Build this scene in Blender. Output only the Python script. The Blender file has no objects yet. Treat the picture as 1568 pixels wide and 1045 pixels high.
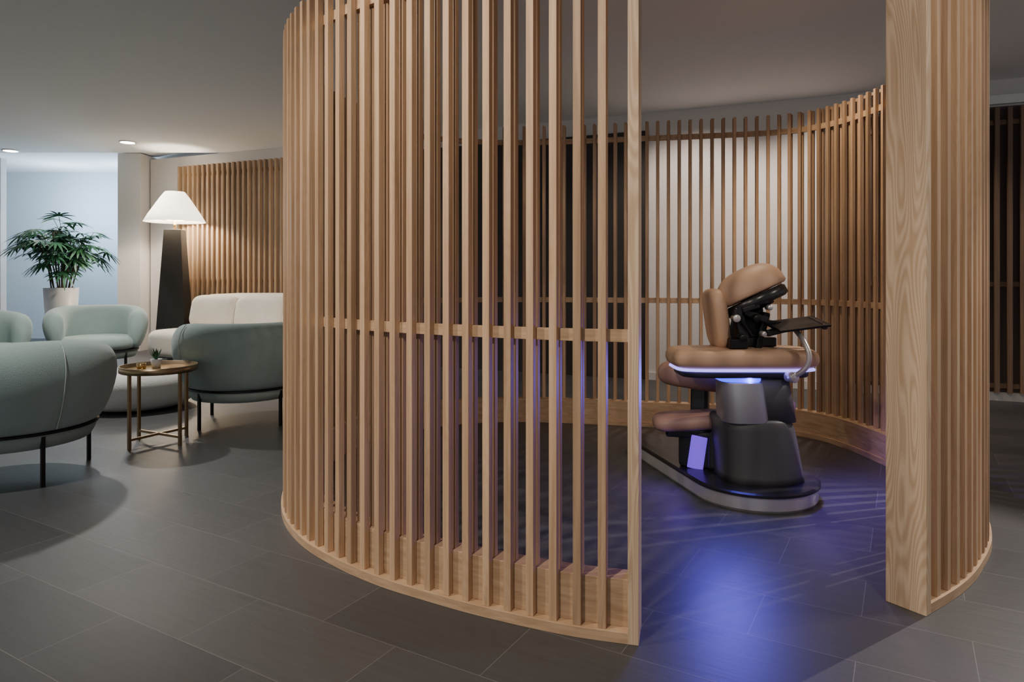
import bpy, bmesh, math, random
from mathutils import Vector, Matrix, Euler
random.seed(7)
C = bpy.context.scene.collection
H = 1.15
CEIL = 2.95

# ------------------------------------------------------------ materials
def newmat(name):
    m = bpy.data.materials.new(name); m.use_nodes = True
    nt = m.node_tree; b = nt.nodes['Principled BSDF']
    return m, nt, b
def simple(name, col, rough=.5, metal=0, emis=None, estr=0, bump=0, bscale=200, spec=None, coat=0, sheen=0, var=0.0):
    m, nt, b = newmat(name)
    b.inputs['Base Color'].default_value = (*col, 1)
    b.inputs['Roughness'].default_value = rough
    b.inputs['Metallic'].default_value = metal
    if spec is not None: b.inputs['Specular IOR Level'].default_value = spec
    if coat: b.inputs['Coat Weight'].default_value = coat
    if sheen: b.inputs['Sheen Weight'].default_value = sheen
    if emis:
        b.inputs['Emission Color'].default_value = (*emis, 1)
        b.inputs['Emission Strength'].default_value = estr
    tc = nt.nodes.new('ShaderNodeTexCoord')
    if var:
        n = nt.nodes.new('ShaderNodeTexNoise'); n.inputs['Scale'].default_value = 3
        n.inputs['Detail'].default_value = 4
        nt.links.new(tc.outputs['Object'], n.inputs['Vector'])
        r = nt.nodes.new('ShaderNodeValToRGB')
        r.color_ramp.elements[0].position = .3; r.color_ramp.elements[1].position = .7
        r.color_ramp.elements[0].color = (*[c*(1-var) for c in col], 1)
        r.color_ramp.elements[1].color = (*[min(1, c*(1+var)) for c in col], 1)
        nt.links.new(n.outputs['Fac'], r.inputs['Fac']); nt.links.new(r.outputs['Color'], b.inputs['Base Color'])
    if bump:
        n = nt.nodes.new('ShaderNodeTexNoise'); n.inputs['Scale'].default_value = bscale
        n.inputs['Detail'].default_value = 3
        nt.links.new(tc.outputs['Object'], n.inputs['Vector'])
        bp = nt.nodes.new('ShaderNodeBump'); bp.inputs['Strength'].default_value = bump
        bp.inputs['Distance'].default_value = .004
        nt.links.new(n.outputs['Fac'], bp.inputs['Height']); nt.links.new(bp.outputs['Normal'], b.inputs['Normal'])
    return m

def wood(name, c1, c2, scale=(30, 30, 1.1), island=True, wave=0.0, rough=.5, vmin=.72, vmax=1.14):
    m, nt, b = newmat(name)
    b.inputs['Roughness'].default_value = rough
    b.inputs['Specular IOR Level'].default_value = .3
    L = nt.links.new
    geo = nt.nodes.new('ShaderNodeNewGeometry')
    mp = nt.nodes.new('ShaderNodeMapping'); mp.inputs['Scale'].default_value = scale
    add = nt.nodes.new('ShaderNodeVectorMath'); add.operation = 'ADD'
    comb = nt.nodes.new('ShaderNodeCombineXYZ')
    mul = nt.nodes.new('ShaderNodeMath'); mul.operation = 'MULTIPLY'; mul.inputs[1].default_value = 37.0
    L(geo.outputs['Random Per Island'], mul.inputs[0])
    for i in range(3): L(mul.outputs[0], comb.inputs[i])
    L(geo.outputs['Position'], add.inputs[0])
    if island: L(comb.outputs[0], add.inputs[1])
    L(add.outputs[0], mp.inputs['Vector'])
    n = nt.nodes.new('ShaderNodeTexNoise'); n.inputs['Scale'].default_value = 1.6
    n.inputs['Detail'].default_value = 6; n.inputs['Distortion'].default_value = .6
    L(mp.outputs[0], n.inputs['Vector'])
    ramp = nt.nodes.new('ShaderNodeValToRGB')
    ramp.color_ramp.elements[0].position = .32; ramp.color_ramp.elements[1].position = .68
    ramp.color_ramp.elements[0].color = (*c1, 1); ramp.color_ramp.elements[1].color = (*c2, 1)
    fac = n.outputs['Fac']
    if wave:
        # cathedral grain: contour lines of a smooth, vertically stretched noise field
        mp2 = nt.nodes.new('ShaderNodeMapping'); mp2.inputs['Scale'].default_value = (11, 11, 1.1)
        L(add.outputs[0], mp2.inputs['Vector'])
        n2 = nt.nodes.new('ShaderNodeTexNoise'); n2.inputs['Scale'].default_value = 1.0
        n2.inputs['Detail'].default_value = 1.0; n2.inputs['Roughness'].default_value = .35
        L(mp2.outputs[0], n2.inputs['Vector'])
        m1 = nt.nodes.new('ShaderNodeMath'); m1.operation = 'MULTIPLY'; m1.inputs[1].default_value = 170
        L(n2.outputs['Fac'], m1.inputs[0])
        m2 = nt.nodes.new('ShaderNodeMath'); m2.operation = 'SINE'; L(m1.outputs[0], m2.inputs[0])
        m3 = nt.nodes.new('ShaderNodeMath'); m3.operation = 'MULTIPLY_ADD'; m3.inputs[1].default_value = .5; m3.inputs[2].default_value = .5
        L(m2.outputs[0], m3.inputs[0])
        mx = nt.nodes.new('ShaderNodeMix'); mx.data_type = 'FLOAT'; mx.inputs[0].default_value = wave
        L(n.outputs['Fac'], mx.inputs[2]); L(m3.outputs[0], mx.inputs[3])
        fac = mx.outputs[0]
    L(fac, ramp.inputs['Fac'])
    hsv = nt.nodes.new('ShaderNodeHueSaturation')
    mr = nt.nodes.new('ShaderNodeMapRange'); mr.inputs['To Min'].default_value = vmin; mr.inputs['To Max'].default_value = vmax
    L(geo.outputs['Random Per Island'], mr.inputs['Value'])
    if island: L(mr.outputs[0], hsv.inputs['Value'])
    L(ramp.outputs['Color'], hsv.inputs['Color']); L(hsv.outputs[0], b.inputs['Base Color'])
    bp = nt.nodes.new('ShaderNodeBump'); bp.inputs['Strength'].default_value = .25; bp.inputs['Distance'].default_value = .002
    L(fac, bp.inputs['Height']); L(bp.outputs['Normal'], b.inputs['Normal'])
    return m

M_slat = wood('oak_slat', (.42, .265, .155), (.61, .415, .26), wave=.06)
M_ring = wood('oak_ring', (.43, .28, .165), (.57, .395, .25), scale=(5, 5, 40), island=False)
M_board = wood('oak_board', (.49, .34, .215), (.65, .485, .335), island=False, wave=.33)
M_wall = simple('wall_paint', (.66, .63, .60), .85, bump=.08, bscale=90)
M_ceil = simple('ceiling_paint', (.84, .83, .82), .9, bump=.04, bscale=60)
M_blue = simple('blue_white_paint', (.58, .65, .70), .85, bump=.05, bscale=60)
M_unlit = simple('unlit_wall_dark', (.03, .026, .024), .6, bump=.05)  # near-black colour standing in for shade on the back wall
M_mint = simple('mint_fabric', (.29, .385, .36), .95, bump=.5, bscale=260, sheen=.3, var=.08)
M_mint2 = simple('mint_base_fabric', (.29, .36, .33), .9, bump=.3, bscale=260)
M_pipe = simple('piping', (.48, .54, .51), .7)
M_cream = simple('cream_boucle', (.74, .68, .58), .95, bump=.8, bscale=120, sheen=.3, var=.05)
M_pouf = simple('white_boucle', (.76, .74, .70), .95, bump=.7, bscale=120)
M_black = simple('black_metal', (.012, .012, .013), .4, metal=.4)
M_blackp = simple('black_plastic', (.02, .02, .023), .28)
M_lampb = simple('matte_black_wood', (.012, .011, .011), .6)
M_grey = simple('charcoal_plastic', (.075, .075, .08), .42)
M_bronze = simple('bronze', (.36, .26, .15), .32, metal=.9)
M_brass = simple('brass', (.72, .48, .20), .22, metal=.9)
M_chrome = simple('brushed_silver', (.72, .70, .69), .3, metal=.6)
M_collar = simple('satin_silver', (.42, .42, .45), .38, metal=.7)
M_tan = simple('tan_leather', (.56, .36, .235), .5, bump=.15, bscale=300)
M_taupe = simple('taupe_leather', (.36, .215, .175), .5, bump=.15, bscale=300)
M_pot = simple('white_ceramic', (.75, .77, .80), .4)
M_soil = simple('soil', (.03, .022, .015), .95, bump=.6, bscale=60)
M_leaf = simple('leaf_green', (.030, .125, .055), .45, var=.4)
M_cane = simple('cane_brown', (.06, .05, .03), .8)
M_shade = simple('lamp_shade_fabric', (.85, .78, .66), .9, emis=(1, .86, .68), estr=3.0)
M_bulb = simple('downlight_glow', (1, 1, 1), .5, emis=(1, .95, .88), estr=14)
M_trim = simple('white_trim', (.8, .8, .8), .5)
M_ledb = simple('led_blue', (.1, .1, 1), .5, emis=(.04, .07, 1), estr=2.5)
M_ledw = simple('led_violet_white', (.6, .6, 1), .5, emis=(.30, .26, 1), estr=2.0)
M_ledp = simple('led_purple', (.15, .08, .4), .5, emis=(.20, .07, 1), estr=.8)

# floor
def floor_mat():
    m, nt, b = newmat('slate_tiles'); L = nt.links.new
    geo = nt.nodes.new('ShaderNodeNewGeometry')
    mp = nt.nodes.new('ShaderNodeMapping'); mp.inputs['Rotation'].default_value = (0, 0, math.radians(30))
    mp.inputs['Location'].default_value = (.13, .21, 0)
    L(geo.outputs['Position'], mp.inputs['Vector'])
    br = nt.nodes.new('ShaderNodeTexBrick')
    br.inputs['Scale'].default_value = 1; br.inputs['Brick Width'].default_value = .62
    br.inputs['Row Height'].default_value = .31; br.inputs['Mortar Size'].default_value = .0014
    br.inputs['Mortar Smooth'].default_value = .1
    br.inputs['Color1'].default_value = (.050, .050, .053, 1); br.inputs['Color2'].default_value = (.068, .068, .070, 1)
    br.inputs['Mortar'].default_value = (.125, .125, .125, 1)
    L(mp.outputs[0], br.inputs['Vector'])
    mp2 = nt.nodes.new('ShaderNodeMapping'); mp2.inputs['Scale'].default_value = (4, 60, 1)
    L(mp.outputs[0], mp2.inputs['Vector'])
    n = nt.nodes.new('ShaderNodeTexNoise'); n.inputs['Scale'].default_value = 1; n.inputs['Detail'].default_value = 6
    L(mp2.outputs[0], n.inputs['Vector'])
    mr = nt.nodes.new('ShaderNodeMapRange'); mr.inputs['To Min'].default_value = .8; mr.inputs['To Max'].default_value = 1.2
    L(n.outputs['Fac'], mr.inputs['Value'])
    mx = nt.nodes.new('ShaderNodeVectorMath'); mx.operation = 'SCALE'
    L(br.outputs['Color'], mx.inputs[0]); L(mr.outputs[0], mx.inputs['Scale'])
    L(mx.outputs[0], b.inputs['Base Color'])
    b.inputs['Roughness'].default_value = .42
    b.inputs['Specular IOR Level'].default_value = .5
    bp = nt.nodes.new('ShaderNodeBump'); bp.inputs['Strength'].default_value = .25; bp.inputs['Distance'].default_value = .002
    L(n.outputs['Fac'], bp.inputs['Height']); L(bp.outputs['Normal'], b.inputs['Normal'])
    return m
M_floor = floor_mat()

# ------------------------------------------------------------ mesh helpers
def finish(name, bm, mats, parent=None, smooth=False, bevel=0, subsurf=0, loc=None, rot=None):
    bmesh.ops.recalc_face_normals(bm, faces=bm.faces[:])
    me = bpy.data.meshes.new(name); bm.to_mesh(me); bm.free()
    if not isinstance(mats, (list, tuple)): mats = [mats]
    for m in mats: me.materials.append(m)
    if smooth:
        for p in me.polygons: p.use_smooth = True
    ob = bpy.data.objects.new(name, me); C.objects.link(ob)
    if loc: ob.location = loc
    if rot: ob.rotation_euler = rot
    if parent: ob.parent = parent
    if bevel:
        md = ob.modifiers.new('bevel', 'BEVEL'); md.width = bevel; md.segments = 3; md.limit_method = 'ANGLE'
    if subsurf:
        md = ob.modifiers.new('sub', 'SUBSURF'); md.levels = subsurf; md.render_levels = subsurf
    return ob
def empty(name, loc=(0, 0, 0), rot=(0, 0, 0)):
    e = bpy.data.objects.new(name, None); e.location = loc; e.rotation_euler = rot
    e.empty_display_size = .2; C.objects.link(e); return e
def add_box(bm, c, s, M=None, mi=0):
    vs = []
    for z in (-.5, .5):
        for x, y in ((-.5, -.5), (.5, -.5), (.5, .5), (-.5, .5)):
            v = Vector((x*s[0], y*s[1], z*s[2]))
            if M is not None: v = M @ v
            vs.append(bm.verts.new(v + Vector(c)))
    for f in ((3, 2, 1, 0), (4, 5, 6, 7), (0, 1, 5, 4), (1, 2, 6, 5), (2, 3, 7, 6), (3, 0, 4, 7)):
        fc = bm.faces.new([vs[i] for i in f]); fc.material_index = mi
def box(name, c, s, mat, parent=None, rot=None, bevel=0):
    bm = bmesh.new(); add_box(bm, (0, 0, 0), s)
    return finish(name, bm, mat, parent, loc=c, rot=rot, bevel=bevel)
def loft(bm, rings, cap=True, closed=True):
    R = [[bm.verts.new(p) for p in r] for r in rings]
    n = len(R[0])
    for a, b_ in zip(R, R[1:]):
        for i in range(n if closed else n-1):
            j = (i+1) % n
            bm.faces.new((a[i], a[j], b_[j], b_[i]))
    if cap:
        bm.faces.new(R[0][::-1]); bm.faces.new(R[-1])
    return R
def circ(cx, cy, z, rx, ry=None, n=40, p=2.0, rot=0):
    ry = ry or rx; out = []
    for i in range(n):
        a = 2*math.pi*i/n; c, s = math.cos(a), math.sin(a)
        x = rx*math.copysign(abs(c)**(2/p), c); y = ry*math.copysign(abs(s)**(2/p), s)
        out.append((cx+x*math.cos(rot)-y*math.sin(rot), cy+x*math.sin(rot)+y*math.cos(rot), z))
    return out
def lathe(name, prof, mat, parent=None, n=40, p=2.0, smooth=True, loc=None, rot=None, ratio=1, bevel=0):
    bm = bmesh.new()
    loft(bm, [circ(0, 0, z, r, r*ratio, n, p) for r, z in prof])
    return finish(name, bm, mat, parent, smooth=smooth, loc=loc, rot=rot, bevel=bevel)
def pad(name, s, r, mat, parent=None, loc=(0, 0, 0), rot=(0, 0, 0), p=4.0, n=48):
    """soft cushion: superellipse plan sx,sy; height sz with rounded rim r"""
    sx, sy, sz = s; rings = []
    K = 6
    for i in range(K+1):
        a = -math.pi/2 + (math.pi/2)*i/K
        ins = r*(1-math.cos(a)); z = -sz/2 + r + r*math.sin(a)
        rings.append((ins, z))
    for i in range(K+1):
        a = (math.pi/2)*i/K
        ins = r*(1-math.cos(a)); z = sz/2 - r + r*math.sin(a)
        rings.append((ins, z))
    bm = bmesh.new()
    rr = [circ(0, 0, z, sx/2-i, sy/2-i, n, p) for i, z in rings]
    # crown
    rr = [circ(0, 0, -sz/2-.0*sz, max(.01, (sx/2-r)*.3), max(.01, (sy/2-r)*.3), n, p)] + rr + \
         [circ(0, 0, sz/2+.03*sz, max(.01, (sx/2-r)*.6), max(.01, (sy/2-r)*.6), n, p), circ(0, 0, sz/2+.045*sz, .01, .01, n, p)]
    loft(bm, rr)
    return finish(name, bm, mat, parent, smooth=True, loc=loc, rot=rot)
def tube(name, pts, r, mat, parent=None, res=8, cyc=False):
    cu = bpy.data.curves.new(name, 'CURVE'); cu.dimensions = '3D'
    sp = cu.splines.new('POLY'); sp.points.add(len(pts)-1)
    for q, p in zip(sp.points, pts): q.co = (*p, 1)
    sp.use_cyclic_u = cyc
    cu.bevel_depth = r; cu.bevel_resolution = 3; cu.use_fill_caps = True
    tmp = bpy.data.objects.new(name+'_c', cu); C.objects.link(tmp)
    dg = bpy.context.evaluated_depsgraph_get()
    me = bpy.data.meshes.new_from_object(tmp.evaluated_get(dg))
    bpy.data.objects.remove(tmp)
    me.materials.clear(); me.materials.append(mat)
    for p in me.polygons: p.use_smooth = True
    ob = bpy.data.objects.new(name, me); C.objects.link(ob)
    if parent: ob.parent = parent
    return ob
def smoothpts(P, k=8):
    P = [Vector(p) for p in P]; out = []
    for i in range(len(P)-1):
        p0 = P[max(i-1, 0)]; p1 = P[i]; p2 = P[i+1]; p3 = P[min(i+2, len(P)-1)]
        for j in range(k):
            t = j/k
            out.append(.5*((2*p1)+(p2-p0)*t+(2*p0-5*p1+4*p2-p3)*t*t+(3*p1-p0-3*p2+p3)*t**3))
    out.append(P[-1]); return out

# ------------------------------------------------------------ room shell
box('floor', (-1.5, 5, -.05), (19, 18, .1), M_floor)
bm = bmesh.new(); add_box(bm, (-1.5, 2.975, CEIL+.06), (19, 14.05, .12))
finish('ceiling', bm, M_ceil)
box('ceiling_alcove', (-7.75, 11.8, CEIL+.14), (6.5, 3.6, .12), M_ceil)
def wy(x): return 8.2-.43*x
def wallseg(name, x0, x1, mat, z0=0, z1=CEIL, t=.12, off=0.0):
    a = Vector((x0, wy(x0), 0)); b = Vector((x1, wy(x1), 0)); d = b-a; ang = math.atan2(d.y, d.x)
    nrm = Vector((-math.sin(ang), math.cos(ang), 0))
    c = (a+b)/2 + nrm*(t/2-off); c.z = (z0+z1)/2
    return box(name, c, (d.length, t, z1-z0), mat, rot=(0, 0, ang))
WA = math.atan(-.43)
wallseg('wall_back', -5.62, 6.5, M_wall)
box('wall_column', (-5.82, 10.62, CEIL/2+.03), (.34, .5, CEIL+.06), M_wall)
box('wall_alcove_back', (-7.2, 12.5, 1.6), (5, .12, 3.2), M_blue)
box('wall_alcove_right', (-5.68, 11.75, 1.6), (.12, 1.5, 3.2), M_blue)
box('wall_left_end', (-8.72, 10.5, CEIL/2), (1.8, .12, CEIL), M_wall)
wallseg('wall_shade_sheet', -1.6, 1.50, M_unlit, 0, 2.75, .03, .035)  # added sheet, coloured dark where the wall is merely unlit

# slats on back wall
def wallslats(name, x0, x1, top, mat):
    bm = bmesh.new()
    d = Vector((math.cos(WA), math.sin(WA), 0)); nn = Vector((math.sin(WA), -math.cos(WA), 0))
    a = Vector((x0, wy(x0), 0)); L = (x1-x0)/math.cos(WA)
    R = Matrix.Rotation(WA, 3, 'Z'); k = 0; s = 0.02
    while s < L:
        p = a + d*s + nn*.062; add_box(bm, (p.x, p.y, .08+(top-.08)/2), (.036, .05, top-.08), R); s += .098
    for z in (.14, 1.07, top-.13):
        p = a + d*(L/2) + nn*.019; add_box(bm, (p.x, p.y, z), (L, .036, .045), R)
    return finish(name, bm, mat)
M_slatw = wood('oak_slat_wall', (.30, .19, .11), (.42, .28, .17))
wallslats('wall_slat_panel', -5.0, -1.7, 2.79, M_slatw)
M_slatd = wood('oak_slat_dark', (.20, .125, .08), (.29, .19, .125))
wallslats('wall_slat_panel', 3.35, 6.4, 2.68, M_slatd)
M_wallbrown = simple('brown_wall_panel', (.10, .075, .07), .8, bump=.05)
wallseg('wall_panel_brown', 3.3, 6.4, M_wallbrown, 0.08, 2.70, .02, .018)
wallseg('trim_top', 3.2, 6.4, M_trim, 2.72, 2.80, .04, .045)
wallseg('baseboard_back', -5.5, 6.4, M_wall, 0, .08, .02, .022)

# ------------------------------------------------------------ curved slat screen (pod)
P = [(.393, 2.116), (.200, 2.168), (.034, 2.234), (-.143, 2.318), (-.309, 2.410), (-.491, 2.522), (-.670, 2.665),
     (-.858, 2.855), (-1.014, 3.081), (-1.13, 3.34), (-1.21, 3.65), (-1.24, 4.0), (-1.2, 4.4), (-1.08, 4.78),
     (-.82, 5.12), (-.45, 5.38), (0, 5.47), (.5, 5.42), (1.04, 5.30), (1.6, 5.18), (2.0, 5.06), (2.22, 4.86),
     (2.33, 4.55), (2.37, 4.15), (2.36, 3.7), (2.25, 3.27), (2.05, 2.915), (1.81, 2.635), (1.62, 2.46), (1.394, 2.298)]
dense = smoothpts([(x, y, 0) for x, y in P], 16)
cum = [0]
for a, b_ in zip(dense, dense[1:]): cum.append(cum[-1]+(b_-a).length)
TOT = cum[-1]
def at(s):
    s = max(0, min(TOT, s))
    lo = 0
    for i in range(len(cum)-1):
        if cum[i+1] >= s: lo = i; break
    t = (s-cum[lo])/max(1e-9, cum[lo+1]-cum[lo])
    p = dense[lo].lerp(dense[lo+1], t)
    a = dense[max(0, lo-6)]; b_ = dense[min(len(dense)-1, lo+7)]
    tg = (b_-a).normalized()
    return p, tg, Vector((tg.y, -tg.x, 0))
TOP = 2.33
def ribbon(bm, s0, s1, o0, o1, z0, z1, n=260, mi=0):
    rings = []
    for i in range(n+1):
        p, t, nn = at(s0+(s1-s0)*i/n)
        a = p+nn*o0; b_ = p+nn*o1
        rings.append([(a.x, a.y, z0), (b_.x, b_.y, z0), (b_.x, b_.y, z1), (a.x, a.y, z1)])
    loft(bm, rings)
pod = empty('curved_slat_screen')
bm = bmesh.new()
N = int(round((TOT-.08)/.0805)); ds = (TOT-.07)/N
for i in range(1, N):
    s = .035 + ds*i
    p, t, nn = at(s); ang = math.atan2(t.y, t.x); R = Matrix.Rotation(ang, 3, 'Z')
    c = p+nn*.022; add_box(bm, (c.x, c.y, .035+(TOP-.035)/2), (.026, .026, TOP-.035), R)
    c = p+nn*.066; add_box(bm, (c.x, c.y, .185+(TOP-.185)/2), (.022, .022, TOP-.185), R)
finish('slats', bm, M_slat, pod, bevel=.0015)
bm = bmesh.new()
ribbon(bm, .01, TOT-.01, 0, .125, 0, .035)
ribbon(bm, .01, TOT-.01, .037, .115, .035, .185)
for z in (.938, 2.185): ribbon(bm, .01, TOT-.01, .035, .055, z, z+.04)
finish('base_and_rails', bm, M_ring, pod, bevel=.0015)
for k, s in enumerate((0.0, TOT)):
    p, t, nn = at(s); ang = math.atan2(t.y, t.x)
    c = p+nn*.0665 + t*(.017 if s == 0 else -.017)
    box('end_board_%d' % (k+1), (c.x, c.y, TOP/2), (.034, .135, TOP), M_board, pod, rot=(0, 0, ang), bevel=.002)

# ------------------------------------------------------------ armchairs
def armchair(loc, face):
    """face = direction (deg) the opening points"""
    e = empty('armchair', (loc[0], loc[1], 0), (0, 0, math.radians(face)))
    prof = [(.36, .30), (.40, .292), (.44, .31), (.48, .40), (.515, .52), (.53, .63), (.515, .725), (.475, .785), (.42, .80),
            (.37, .785), (.335, .73), (.325, .63), (.325, .52), (.33, .42), (.34, .34)]
    cr = sum(p[0] for p in prof)/len(prof); cz = sum(p[1] for p in prof)/len(prof)
    bm = bmesh.new(); rings = []
    span = math.radians(122); n = 64
    for i in range(n+1):
        th = math.pi - span + 2*span*i/n
        u = abs(2*i/n-1)
        sc = 1.0; cap = .86
        if u > cap:
            q = (u-cap)/(1-cap); sc = math.sqrt(max(0, 1-q*q))*.97+.03
        drop = 1-.14*max(0, (u-.35)/.65)**1.5
        ring = []
        for r, z in prof:
            z2 = .30+(z-.30)*drop
            cz2 = .30+(cz-.30)*drop
            rr = cr+(r-cr)*sc; zz = cz2+(z2-cz2)*(sc**.6)
            ring.append((rr*math.cos(th), rr*math.sin(th), zz))
        rings.append(ring)
    loft(bm, rings)
    finish('wrap_back', bm, M_mint, e, smooth=True, subsurf=1)
    lathe('seat_cushion', [(.05, .30), (.35, .30), (.385, .32), (.40, .36), (.395, .41), (.36, .445), (.28, .455), (.02, .46)], M_mint, e, loc=(.03, 0, 0))
    lathe('seat_base', [(.05, .20), (.36, .20), (.385, .205), (.405, .24), (.42, .29), (.05, .292)], M_mint2, e)
    lathe('metal_band', [(.41, .283), (.428, .284), (.428, .296), (.41, .297)], M_black, e)
    for k in range(4):
        a = math.radians(45+90*k); x, y = .405*math.cos(a), .405*math.sin(a)
        box('leg_%d' % (k+1), (x, y, .145), (.02, .02, .29), M_black, e, rot=(0, 0, a), bevel=.002)
    # piping seams on the outside of the shell
    for th in (math.radians(180-52), math.radians(180+52)):
        pts = [((r+.002)*math.cos(th), (r+.002)*math.sin(th), z) for r, z in prof[2:8]]
        tube('piping', smoothpts(pts, 4), .003, M_pipe, e)
    return e
armchair((-2.88, 3.94), 100)
armchair((-2.12, 5.42), 105)
armchair((-4.80, 7.9), -60)
armchair((-5.42, 6.85), -20)

# ------------------------------------------------------------ side table
t = empty('side_table', (-2.43, 4.70, 0), (0, 0, math.radians(18)))
lathe('tray_top', [(.02, .49), (.235, .49), (.245, .495), (.245, .535), (.238, .535), (.236, .505), (.02, .505)], M_bronze, t, n=64)
lathe('mirror_inlay', [(.01, .506), (.232, .506), (.232, .509), (.01, .509)], M_brass, t, n=64)
for k in range(4):
    a = math.radians(45+90*k); x, y = .215*math.cos(a), .215*math.sin(a)
    box('leg_%d' % (k+1), (x, y, .245), (.018, .018, .49), M_bronze, t, rot=(0, 0, a))
for k in range(2):
    box('foot_cross_%d' % (k+1), (0, 0, .06), (.43, .016, .016), M_bronze, t, rot=(0, 0, math.radians(45+90*k)))
# small succulent + cup on table
sp = empty('potted_succulent', (-2.47, 4.74, .5095))
lathe('pot', [(.02, 0), (.026, 0), (.038, .06), (.034, .06), (.03, .05), (.01, .05)], M_pot, sp)
bm = bmesh.new()
for i in range(22):
    a = random.uniform(0, 6.28); lean = random.uniform(.1, .9); l = random.uniform(.07, .11)
    d = Vector((math.cos(a)*lean, math.sin(a)*lean, 1)).normalized(); sd = Vector((-math.sin(a), math.cos(a), 0))*.008
    b0 = Vector((0, 0, .045)); m_ = b0+d*l*.5; tp = b0+d*l+Vector((0, 0, -.01*lean))
    v = [bm.verts.new(q) for q in (b0-sd*.5, b0+sd*.5, m_+sd, tp, m_-sd)]
    bm.faces.new(v)
finish('leaves', bm, M_leaf, sp)
cp = empty('brass_candle_holder', (-2.53, 4.66, .5095))
lathe('cup', [(.02, 0), (.028, .002), (.03, .04), (.026, .04), (.024, .01), (.01, .01)], M_brass, cp)

# pouf
pf = empty('round_pouf', (-3.28, 6.0, 0))
lathe('cushion', [(.05, .02), (.36, .02), (.43, .06), (.46, .14), (.455, .22), (.41, .29), (.30, .325), (.05, .335)], M_pouf, pf)
lathe('foot', [(.3, 0), (.3, .025)], M_black, pf)

# ------------------------------------------------------------ sofa
so = empty('sofa', (-3.35, 8.85, 0), (0, 0, WA))
pad('seat', (2.65, 1.0, .34), .10, M_cream, so, (0, -.12, .27), p=7)
pad('plinth', (2.3, .8, .1), .02, M_black, so, (0, -.05, .05), p=8)
pad('back', (2.4, .30, .62), .11, M_cream, so, (.08, .30, .58), p=6)
for i in range(3):
    pad('back_cushion_%d' % (i+1), (.80, .46, .24), .10, M_cream, so, (-.74+i*.80, .08, .655), rot=(math.radians(78), 0, 0), p=5)
pad('arm', (.28, .85, .36), .11, M_cream, so, (1.2, -.05, .55), p=5)
# ------------------------------------------------------------ floor lamp
fl = empty('floor_lamp', (-4.80, 9.72, 0))
bm = bmesh.new()
loft(bm, [circ(0, 0, z, r, r, 4, 2, math.pi/4+.15) for z, r in ((0, .30), (1.80, .16))])
finish('tapered_base', bm, M_lampb, fl, bevel=.004)
lathe('neck', [(.02, 1.80), (.02, 1.93)], M_brass, fl)
bm = bmesh.new()
prof = [(.405, 1.91), (.345, 2.02), (.19, 2.26), (.13, 2.34), (.125, 2.34), (.185, 2.255), (.337, 2.015), (.398, 1.91)]
R = [circ(0, 0, z, r, r, 48) for r, z in prof]; loft(bm, R+[R[0]], cap=False)
bmesh.ops.remove_doubles(bm, verts=bm.verts[:], dist=1e-5)
finish('shade', bm, M_shade, fl, smooth=True)
for k in range(3):
    a = k*2.094; tube('spoke_%d' % k, [(0, 0, 1.93), (.38*math.cos(a), .38*math.sin(a), 1.93)], .004, M_brass, fl)

# ------------------------------------------------------------ palm (lady palm: canes, petioles, fan leaves)
pl = empty('potted_palm', (-6.22, 9.42, 0))
lathe('planter', [(.12, 0), (.15, 0), (.212, .98), (.192, .98), (.188, .93), (.02, .93)], M_pot, pl, n=48)
lathe('soil', [(.02, .92), (.188, .92), (.188, .94), (.02, .94)], M_soil, pl)
bl = bmesh.new(); 
canes = []
def blade(bm, o, d, fn, L, w, droop):
    side = d.cross(fn).normalized(); prev = None; n = 5
    for i in range(n+1):
        t_ = i/n; c = o+d*L*t_+Vector((0, 0, -droop*L*t_*t_))
        ww = w*(math.sin(math.pi*min(1, t_*.75+.15))) if i < n else .003
        a = bm.verts.new(c-side*ww); b_ = bm.verts.new(c+side*ww)
        if prev: bm.faces.new((prev[0], prev[1], b_, a))
        prev = (a, b_)
for i in range(16):
    a = i*2.4+random.uniform(-.3, .3); r0 = random.uniform(.02, .13)
    hgt = random.uniform(.35, .88); lean = random.uniform(.03, .24)
    base = Vector((r0*math.cos(a), r0*math.sin(a), .93))
    tip = base+Vector((math.cos(a)*lean, math.sin(a)*lean, hgt))
    mid = (base+tip)/2+Vector((0, 0, .05))
    canes.append([base, mid, tip])
    for k in range(6):
        aa = a+k*2.4+random.uniform(-.5, .5); el = random.uniform(-.1, 1.0)
        pt = mid.lerp(tip, .35+.65*k/5)
        pd = Vector((math.cos(aa)*math.cos(el), math.sin(aa)*math.cos(el), math.sin(el)))
        pe = pt+pd*random.uniform(.14, .34)
        canes.append([pt, (pt+pe)/2+Vector((0, 0, .015)), pe])
        s1 = pd.cross(Vector((0, 0, 1))).normalized()
        # the fan plane hangs: forward axis dips below the petiole direction
        fw = (pd+Vector((0, 0, -.55))).normalized()
        fn = s1.cross(fw).normalized()
        nb = random.randint(8, 10)
        for b_ in range(nb):
            fa = (b_/(nb-1)-.5)*3.5
            dd = (fw*math.cos(fa)+s1*math.sin(fa)).normalized()
            blade(bl, pe, dd, fn, random.uniform(.20, .27)*(1-.12*abs(fa)/1.75), .0165, random.uniform(.15, .4))
finish('fronds', bl, M_leaf, pl)
cu = bmesh.new()
for tri in canes:
    pts = smoothpts(tri, 3); r = .011 if tri[0].z < .95 else .004
    rings = []
    for q in pts: rings.append([(q.x+r*math.cos(k*1.5708), q.y+r*math.sin(k*1.5708), q.z) for k in range(4)])
    loft(cu, rings)
finish('canes', cu, M_cane, pl)

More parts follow.
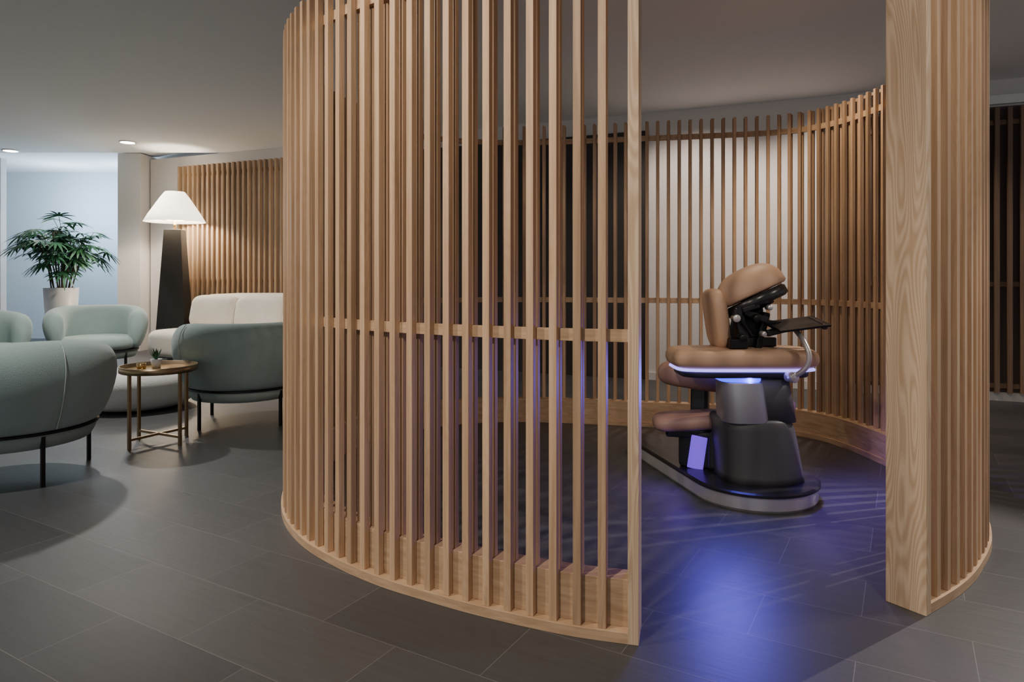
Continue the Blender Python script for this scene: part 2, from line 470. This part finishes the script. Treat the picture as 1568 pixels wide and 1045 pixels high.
# ------------------------------------------------------------ massage chair
mc = empty('robotic_massage_chair', (1.27, 3.60, 0), (0, 0, 0))
tx, ty = -.34, .80   # tail offset (away to back left)
def hull_outline(r1, r2, z, n=40):
    d = Vector((tx, ty)); L = d.length; u = d/L; base = math.atan2(u.y, u.x)
    g = math.acos((r1-r2)/L); out = []
    for i in range(n+1):
        a = base+g+(2*math.pi-2*g)*i/n; out.append((r1*math.cos(a), r1*math.sin(a), z))
    for i in range(n//2+1):
        a = base-g+2*g*i/(n//2); out.append((tx+r2*math.cos(a), ty+r2*math.sin(a), z))
    return out
bm = bmesh.new(); loft(bm, [hull_outline(.310, .15, 0), hull_outline(.318, .158, .012), hull_outline(.318, .158, .072)])
finish('plinth_chrome', bm, M_chrome, mc, smooth=False)
bm = bmesh.new(); loft(bm, [hull_outline(.320, .16, .072), hull_outline(.328, .168, .078), hull_outline(.328, .168, .088), hull_outline(.318, .157, .095), hull_outline(.25, .1, .097)])
finish('plinth_top', bm, M_blackp, mc)
# pedestal
bm = bmesh.new()
loft(bm, [circ(.03, .02, .095, .222, .22, 48, 2.6), circ(.03, .02, .13, .214, .21, 48, 2.6), circ(.02, .02, .22, .209, .20, 48, 2.6),
          circ(.0, .02, .36, .203, .19, 48, 2.6), circ(-.012, .02, .40, .198, .185, 48, 2.6), circ(-.015, .02, .415, .185, .17, 48, 2.6)])
finish('pedestal', bm, M_grey, mc, smooth=True)
bm = bmesh.new()
loft(bm, [circ(-.07, -.045, .40, .122, .125, 48, 3), circ(-.085, -.04, .605, .112, .12, 48, 3)])
finish('silver_collar', bm, M_collar, mc, smooth=True, bevel=.004)
bm = bmesh.new()
loft(bm, [circ(.075, .02, .40, .125, .16, 40, 4), circ(.05, .02, .64, .11, .15, 40, 4)])
finish('lift_column', bm, M_grey, mc, smooth=True)
pad('led_housing', (.26, .24, .03), .01, M_ledb, mc, (-.07, -.01, .618), p=4)
pad('under_tray', (.66, .30, .035), .012, M_blackp, mc, (-.07, 0, .645), p=5)
pad('led_strip', (.715, .335, .010), .004, M_ledw, mc, (-.07, -.01, .668), p=5)
pad('chest_pad', (.75, .36, .095), .042, M_tan, mc, (-.07, -.01, .722), p=5)
# upright back cushion
pad('upright_cushion', (.32, .26, .075), .034, M_tan, mc, (-.175, .06, .92), rot=(0, math.radians(82), 0), p=4)
# head cradle: half dome shell tilted
hd = empty('head_cradle', (0, 0, 0)); hd.parent = mc; hd.location = (.0, .03, 1.07); hd.rotation_euler = (math.radians(-16), math.radians(-22), math.radians(12))
bm = bmesh.new(); K = 10; rings = []
for i in range(K+1):
    a = (math.pi/2)*i/K
    rings.append(circ(0, 0, .125*math.sin(a), max(.003, .185*math.cos(a)**.75), max(.003, .15*math.cos(a)**.75), 48, 2.3))
rings = [circ(0, 0, -.03, .175, .142, 48, 2.3), circ(0, 0, -.02, .186, .151, 48, 2.3)]+rings
loft(bm, rings); finish('dome_cushion', bm, M_tan, hd, smooth=True)
lathe('cradle_rim', [(.02, -.034), (.160, -.036), (.172, -.045), (.172, -.085), (.150, -.095), (.115, -.09), (.10, -.05), (.02, -.05)], M_blackp, hd, ratio=.82)
lathe('sensor_ring', [(.06, -.05), (.08, -.055), (.08, -.105), (.055, -.11), (.05, -.06)], M_black, hd, ratio=.9)
# mechanism
mech = [((-.11, -.06, .80), (.09, .12, .05), 0), ((-.08, -.05, .87), (.05, .06, .16), -12), ((-.01, -.06, .94), (.13, .05, .035), 20),
        ((.03, -.04, .86), (.035, .05, .20), 14), ((-.11, -.08, .95), (.045, .05, .07), 10), ((-.05, -.10, .985), (.09, .04, .03), -18),
        ((.09, -.05, .90), (.10, .05, .03), 8), ((.02, .03, .80), (.20, .10, .05), 0), ((-.04, -.03, 1.02), (.05, .07, .07), -20),
        ((-.02, .02, .90), (.14, .08, .16), 0)]
for k, (c, s, r) in enumerate(mech):
    box('mechanism_%d' % k, c, s, M_blackp if k % 3 else M_black, mc, rot=(0, math.radians(r), 0), bevel=.008)
for k, (c, r, l) in enumerate([((-.12, -.09, .93), .020, .05), ((-.02, -.10, .93), .02, .05), ((.05, -.09, .985), .014, .05), ((-.09, -.10, .83), .02, .05), ((.02, -.09, .85), .014, .05)]):
    lathe('joint_%d' % k, [(r*.8, -l/2), (r, -l/2+.004), (r, l/2-.004), (r*.8, l/2)], M_chrome if k % 2 == 0 else M_black, mc, loc=c, rot=(math.radians(90), 0, 0))
tube('hose', smoothpts([(-.13, -.09, .80), (-.145, -.10, .88), (-.12, -.10, .95), (-.08, -.10, .90), (-.04, -.10, .84)]), .008, M_black, mc)
# control tablet + tray
box('tablet', (.19, -.10, .90), (.28, .17, .014), M_black, mc, rot=(math.radians(12), math.radians(-6), math.radians(8)), bevel=.005)
box('tablet_grip', (.30, -.09, .905), (.03, .15, .03), M_blackp, mc, rot=(math.radians(12), 0, math.radians(8)), bevel=.008)
box('tablet_bracket', (.12, -.07, .87), (.16, .05, .035), M_blackp, mc, rot=(0, math.radians(-14), 0), bevel=.008)
tube('support_arm', smoothpts([(.17, -.10, .885), (.185, -.18, .83), (.20, -.22, .76), (.19, -.22, .70), (.15, -.20, .655), (.12, -.17, .64)]), .013, M_chrome, mc)
lathe('arm_joint', [(.02, -.03), (.026, -.025), (.026, .025), (.02, .03)], M_chrome, mc, loc=(.13, -.18, .64), rot=(math.radians(90), 0, math.radians(20)))
# seat side
pad('seat_pad', (.42, .36, .13), .06, M_taupe, mc, (-.20, .40, .560), rot=(math.radians(-4), math.radians(6), math.radians(-20)), p=3)
box('seat_post', (-.17, .40, .29), (.10, .12, .42), M_blackp, mc, rot=(math.radians(-8), 0, math.radians(-22)), bevel=.02)
box('seat_shroud', (-.20, .28, .20), (.20, .34, .22), M_blackp, mc, rot=(0, 0, math.radians(-22)), bevel=.03)
box('seat_shroud_front', (-.16, .13, .20), (.07, .12, .22), M_blackp, mc, rot=(math.radians(-8), 0, math.radians(-22)), bevel=.02)
pad('knee_pad', (.42, .26, .075), .035, M_taupe, mc, (-.275, .20, .345), rot=(0, math.radians(-5), math.radians(-8)), p=4)
box('knee_support', (-.25, .22, .285), (.32, .20, .05), M_blackp, mc, rot=(0, 0, math.radians(-10)), bevel=.015)
box('led_panel', (-.262, .115, .185), (.085, .012, .18), M_ledp, mc, rot=(0, math.radians(8), math.radians(-22)), bevel=.004)
pad('side_bolster', (.10, .2, .08), .03, M_taupe, mc, (.22, .16, .44), p=3)

# ------------------------------------------------------------ lights
def ceiling_spot(x, y, power, col, ang=70, blend=.6, tgt=None, z=CEIL, fixture=True, size=.06):  # with fixture off: bare spot added for its light, source unseen
    if fixture:
        e = empty('recessed_downlight', (x, y, z))
        lathe('trim_ring', [(.07, -.001), (.105, -.001), (.105, -.012), (.075, -.012)], M_trim, e)
        lathe('lens', [(.01, -.003), (.088, -.003), (.088, -.016), (.01, -.016)], M_bulb, e)
    l = bpy.data.lights.new('spot', 'SPOT'); l.energy = power; l.color = col
    l.spot_size = math.radians(ang); l.spot_blend = blend; l.shadow_soft_size = size
    o = bpy.data.objects.new('spot_lamp', l); o.location = (x, y, z-.03); C.objects.link(o)
    T = Vector(tgt) if tgt else Vector((x, y, 0))
    o.rotation_euler = (T-o.location).to_track_quat('-Z', 'Y').to_euler()
    if fixture: o.parent = e; o.location = (0, 0, -.03)
    return o
WARM = (1, .88, .74); NEU = (1, .96, .91)
# lobby; those without a fixture are added, unseen spots
ceiling_spot(-5.17, 9.18, 150, NEU, 120)
ceiling_spot(-7.2, 9.8, 70, NEU, 110)
ceiling_spot(-2.6, 2.9, 210, NEU, 80, fixture=False)
ceiling_spot(-3.8, 6.2, 330, NEU, 125, fixture=False)
ceiling_spot(-2.3, 7.6, 110, WARM, 120, tgt=(-2.6, 9.0, 1.0), fixture=False)
# screen front wash
ceiling_spot(-2.3, 1.5, 210, WARM, 75, tgt=(-.8, 2.9, 1.1), fixture=False)
ceiling_spot(-.9, .6, 200, WARM, 70, tgt=(-.2, 2.3, 1.3), fixture=False)
ceiling_spot(1.2, .9, 90, WARM, 70, tgt=(1.5, 2.5, 1.3), fixture=False)
ceiling_spot(3.6, 2.2, 90, WARM, 75, tgt=(2.0, 3.0, 1.0), fixture=False)
# back wall wash
for x in (2.0, 3.2):
    ceiling_spot(x-.35, wy(x)-.95, 110, (1, .84, .73), 120, tgt=(x, wy(x), .2), fixture=False)
# inside screen and streaks through the slats
ceiling_spot(1.7, 4.2, 75, (1, .78, .56), 100, tgt=(2.3, 4.2, .9), fixture=False)
ceiling_spot(3.9, 3.9, 480, (1, .90, .84), 34, tgt=(1.40, 2.75, 0), fixture=False, size=.015)
def point(name, loc, e, col, r=.03):
    l = bpy.data.lights.new(name, 'POINT'); l.energy = e; l.color = col; l.shadow_soft_size = r
    o = bpy.data.objects.new(name, l); o.location = loc; C.objects.link(o); return o
point('lamp_bulb', (-4.80, 9.72, 2.08), 90, (1, .86, .68), .06)
# blue LEDs of the chair: spots under the chest pad shining onto the floor
def ledspot(loc, tgt, e, col, ang=120, size=.04):
    l = bpy.data.lights.new('chair_led', 'SPOT'); l.energy = e; l.color = col; l.spot_size = math.radians(ang); l.spot_blend = .9
    l.shadow_soft_size = size
    o = bpy.data.objects.new('chair_led', l); o.location = loc; C.objects.link(o)
    o.rotation_euler = (Vector(tgt)-Vector(loc)).to_track_quat('-Z', 'Y').to_euler(); o.parent = mc
BL = (.13, .11, 1)
ledspot((-.18, -.19, .63), (-.5, -1.3, 0), 38, BL, 135, .14)
ledspot((.28, .0, .62), (.9, -.3, 0), 42, (.20, .12, 1), 140)
ledspot((-.34, .02, .28), (-.75, .0, 0), 8, (.25, .11, 1), 130)
o = point('chair_led_core', (-.06, -.13, .615), 1.0, BL, .02); o.parent = mc
# alcove cool light
for x in (-7.6, -6.5):
    point('alcove_light', (x, 11.6, 2.3), 65, (.62, .80, 1), .1)

w = bpy.data.worlds.new('World'); bpy.context.scene.world = w; w.use_nodes = True
w.node_tree.nodes['Background'].inputs[0].default_value = (.93, .95, 1, 1)
w.node_tree.nodes['Background'].inputs[1].default_value = .54

cam = bpy.data.cameras.new('camera'); cam.lens = 24; cam.sensor_width = 36
cam.shift_y = -(522.5-422)/1568; cam.clip_end = 60
co = bpy.data.objects.new('camera', cam); co.location = (0, 0, H); co.rotation_euler = (math.radians(90), 0, 0)
C.objects.link(co); bpy.context.scene.camera = co
